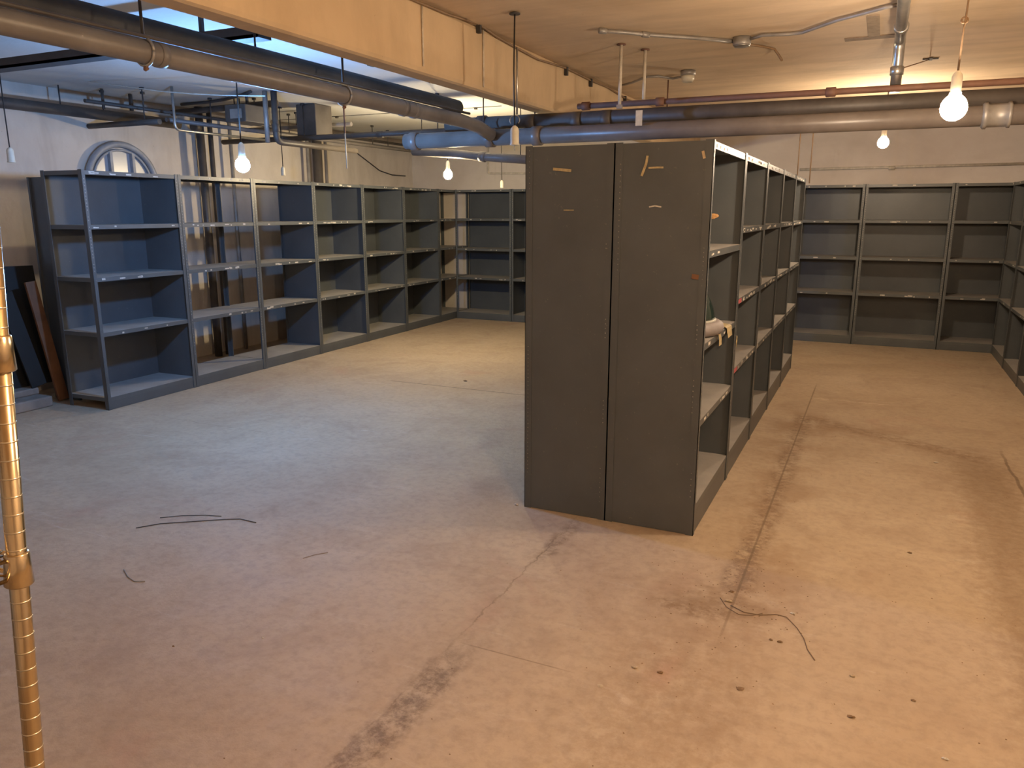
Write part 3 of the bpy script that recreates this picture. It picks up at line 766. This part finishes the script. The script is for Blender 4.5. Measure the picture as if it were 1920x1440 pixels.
# ------------------------------------------------------------------ chrome wire rack, only its corner post is in the picture
rk=thing('wire_rack','warm-lit chrome wire shelving rack at the left picture edge','wire rack',(-1.06,.547,.0),0,rot=Vector((0,0,1)).rotation_difference(Vector((.026,.044,.9987))).to_euler())
def rpost(x,y):
    m=MB(); m.tube([(x,y,.03),(x,y,1.72)],.0125,18); m.use('groove'); g=m; z=.06
    while z<1.7:
        g.lathe([(.0127,-.0012),(.01292,0),(.0127,.0012)],(x,y,z),seg=18); z+=.0254
    o=m.build('post','chrome',rk)
    MB().lathe([(.016,0),(.018,.01),(.008,.03)],(x,y,.002)).build('foot','black',o)
    MB().lathe([(.0125,0),(.013,.004),(.004,.008)],(x,y,1.72)).build('cap','black',o)
RW,RD=.45,.9
for x,y in ((0,0),(-RW,0),(0,-RD),(-RW,-RD)): rpost(x,y)
for z in (.20,1.06,1.36):
    s=MB()
    for (x0,y0,x1,y1) in ((0,0,-RW,0),(0,-RD,-RW,-RD),(0,0,0,-RD),(-RW,0,-RW,-RD)):
        for dz in (0,.028): s.tube([(x0,y0,z+dz),(x1,y1,z+dz)],.003,8)
        n=6 if x0!=x1 else 14
        d=Vector((x1-x0,y1-y0,0))
        zz=[tuple(Vector((x0,y0,z))+d*(i/n)+Vector((0,0,.028*(i%2)))) for i in range(n+1)]
        s.tube(zz,.0018,6)
    n=30
    for i in range(1,n): s.tube([(-RW*i/n,0,z+.030),(-RW*i/n,-RD,z+.030)],.0018,6)
    o=s.build('wire_shelf','chrome',rk)
    for x,y in ((0,0),(-RW,0),(0,-RD),(-RW,-RD)):
        MB().lathe([(.0165,-.012),(.0185,-.010),(.0155,.034),(.014,.036)],(x,y,z)).build('collar','chrome',o)

# ------------------------------------------------------------------ scraps on the floor
def wirescrap(pts,r,label,mat='wire',zz=None):
    P=[at(u,v,Z=r+.0005) for u,v in pts]; o0=P[0]; 
    for i,p in enumerate(P): p.z=r+.001+(zz[i] if zz else 0)
    o=MB().tube([tuple(p-Vector((o0.x,o0.y,0))) for p in P],r,6).build('wire_scrap',mat); o.location=(o0.x,o0.y,0)
    return tag(o,label,'wire')
wirescrap([(1370,1135),(1395,1148),(1425,1153),(1455,1152),(1475,1157),(1495,1178),(1508,1198),(1514,1218),(1528,1238)],.0016,'bent brown wire curling on the floor right of the block')
wirescrap([(1350,1120),(1362,1138),(1385,1152),(1410,1154),(1430,1150)],.0012,'short brown wire loop tangled with the bent wire')
wirescrap([(255,990),(300,982),(360,978),(420,974),(450,973),(480,980)],.0022,'long dark twig-like wire on the floor of the left aisle','wiredark')
wirescrap([(300,971),(340,967),(385,966),(415,968)],.0018,'short dark wire beside the long one in the left aisle','wiredark')
wirescrap([(232,1068),(240,1082),(252,1090),(272,1090)],.002,'small curled pale wire on the floor near the chrome post','galvdull')
wirescrap([(568,1047),(590,1040),(615,1036)],.0012,'tiny straight wire on the floor in mid aisle','wire')
def chip(u,v,r,label,mat='chip',seed=0,sq=(1.2,.8,.5)):
    r*=.75; p=at(u,v,Z=0); o=MB().blob((0,0,r*sq[2]*.9),r,seed,sq,.35).build('rubble_chip',mat); o.location=(p.x,p.y,0)
    return tag(o,label,'debris',None)
chips=[(1190,1252,.011,'pale crumb on the floor, left of the two near the bottom centre','chip'),(1238,1262,.011,'dark brown crumb right beside the pale crumb at bottom centre','chipdark'),
(1125,1286,.013,'flat curled crumb lowest of the three near the bottom centre','chip'),(1113,971,.012,'small white chip at the foot of the closed end panels','label'),
(1706,1037,.010,'dark crumb on the open floor at right','chipdark'),(1598,1268,.011,'pale crumb on the floor at lower right','chip'),(1445,1200,.008,'tiny dark crumb left of the bent wire','chipdark'),
(1462,1204,.010,'dark crumb nearest below the bent wire','chipdark'),(1486,1151,.009,'pale crumb touching the bent wire','label'),(1388,1292,.016,'dark flat smear of grit at lower right','chipdark'),
(1712,1314,.008,'lone dark crumb near the lower right','chipdark'),(1772,1424,.009,'white crumb at the bottom right edge','label'),(968,947,.012,'white scrap at the left foot of the block','label'),
(1596,1345,.011,'dark sliver of grit near the bottom right','chipdark'),(492,1196,.005,'tiny white speck on the left floor','label'),(872,715,.02,'small brown leaf-like scrap beyond the saw cut','chipdark'),
(325,1212,.006,'tiny dark speck on the left floor','chipdark'),(1365,1128,.014,'rubble lump in the scuffed hollow','chip'),(1420,1025,.010,'loose grit lump on the joint beside the block','chip'),
(1372,1110,.010,'small grit lump above the bent wire','chipdark'),(1645,868,.010,'small scrap on the floor between the right aisle stains','chip'),(1755,868,.012,'pale crumb beside the dark dragged stain','label')]
for i,(u,v,r,l,mt) in enumerate(chips): chip(u,v,r,l,mt,i+3,(1.3,.8,.45) if 'flat' not in l else (1.2,.9,.15))
# dirt and paint flecks scattered over the floor, too many to count
m=MB(); g=random.Random(5)
for i in range(520):
    x=g.uniform(-1.6,1.1); y=g.uniform(1.1,6.2)
    if x<-.66 and y>3.4: continue
    if g.random()<.4: x=g.gauss(-.42,.16); y=g.gauss(3.0,.35)
    if x<-.66 and y>3.4: continue
    m.blob((x,y,.001),g.uniform(.001,.0028),i,(1.2,1,.4),.3)
o=m.build('floor_grit','chipdark'); tag(o,'fine brown grit strewn over the right part of the floor','grit',None,'stuff')

# small cardboard piece on right-hand shelf
p=at(1912,598,X=1.34); o=MB().box(-.05,.05,-.09,.09,0,.05).build('cardboard_scrap','card'); o.location=(1.345,8.4,.6215); tag(o,'small brown cardboard piece on a right wall shelf','cardboard')

# ------------------------------------------------------------------ render look
w=bpy.data.worlds.new('world'); scn.world=w; w.use_nodes=True
w.node_tree.nodes['Background'].inputs[0].default_value=(.5,.5,.5,1); w.node_tree.nodes['Background'].inputs[1].default_value=0.0
vs=scn.view_settings; vs.view_transform='Standard'; vs.look='None'; vs.gamma=1; vs.exposure=4.0
try: vs.use_curve_mapping=False
except Exception: pass
scn.cycles.max_bounces=8; scn.cycles.diffuse_bounces=5; scn.cycles.glossy_bounces=4
scn.cycles.use_denoising=True
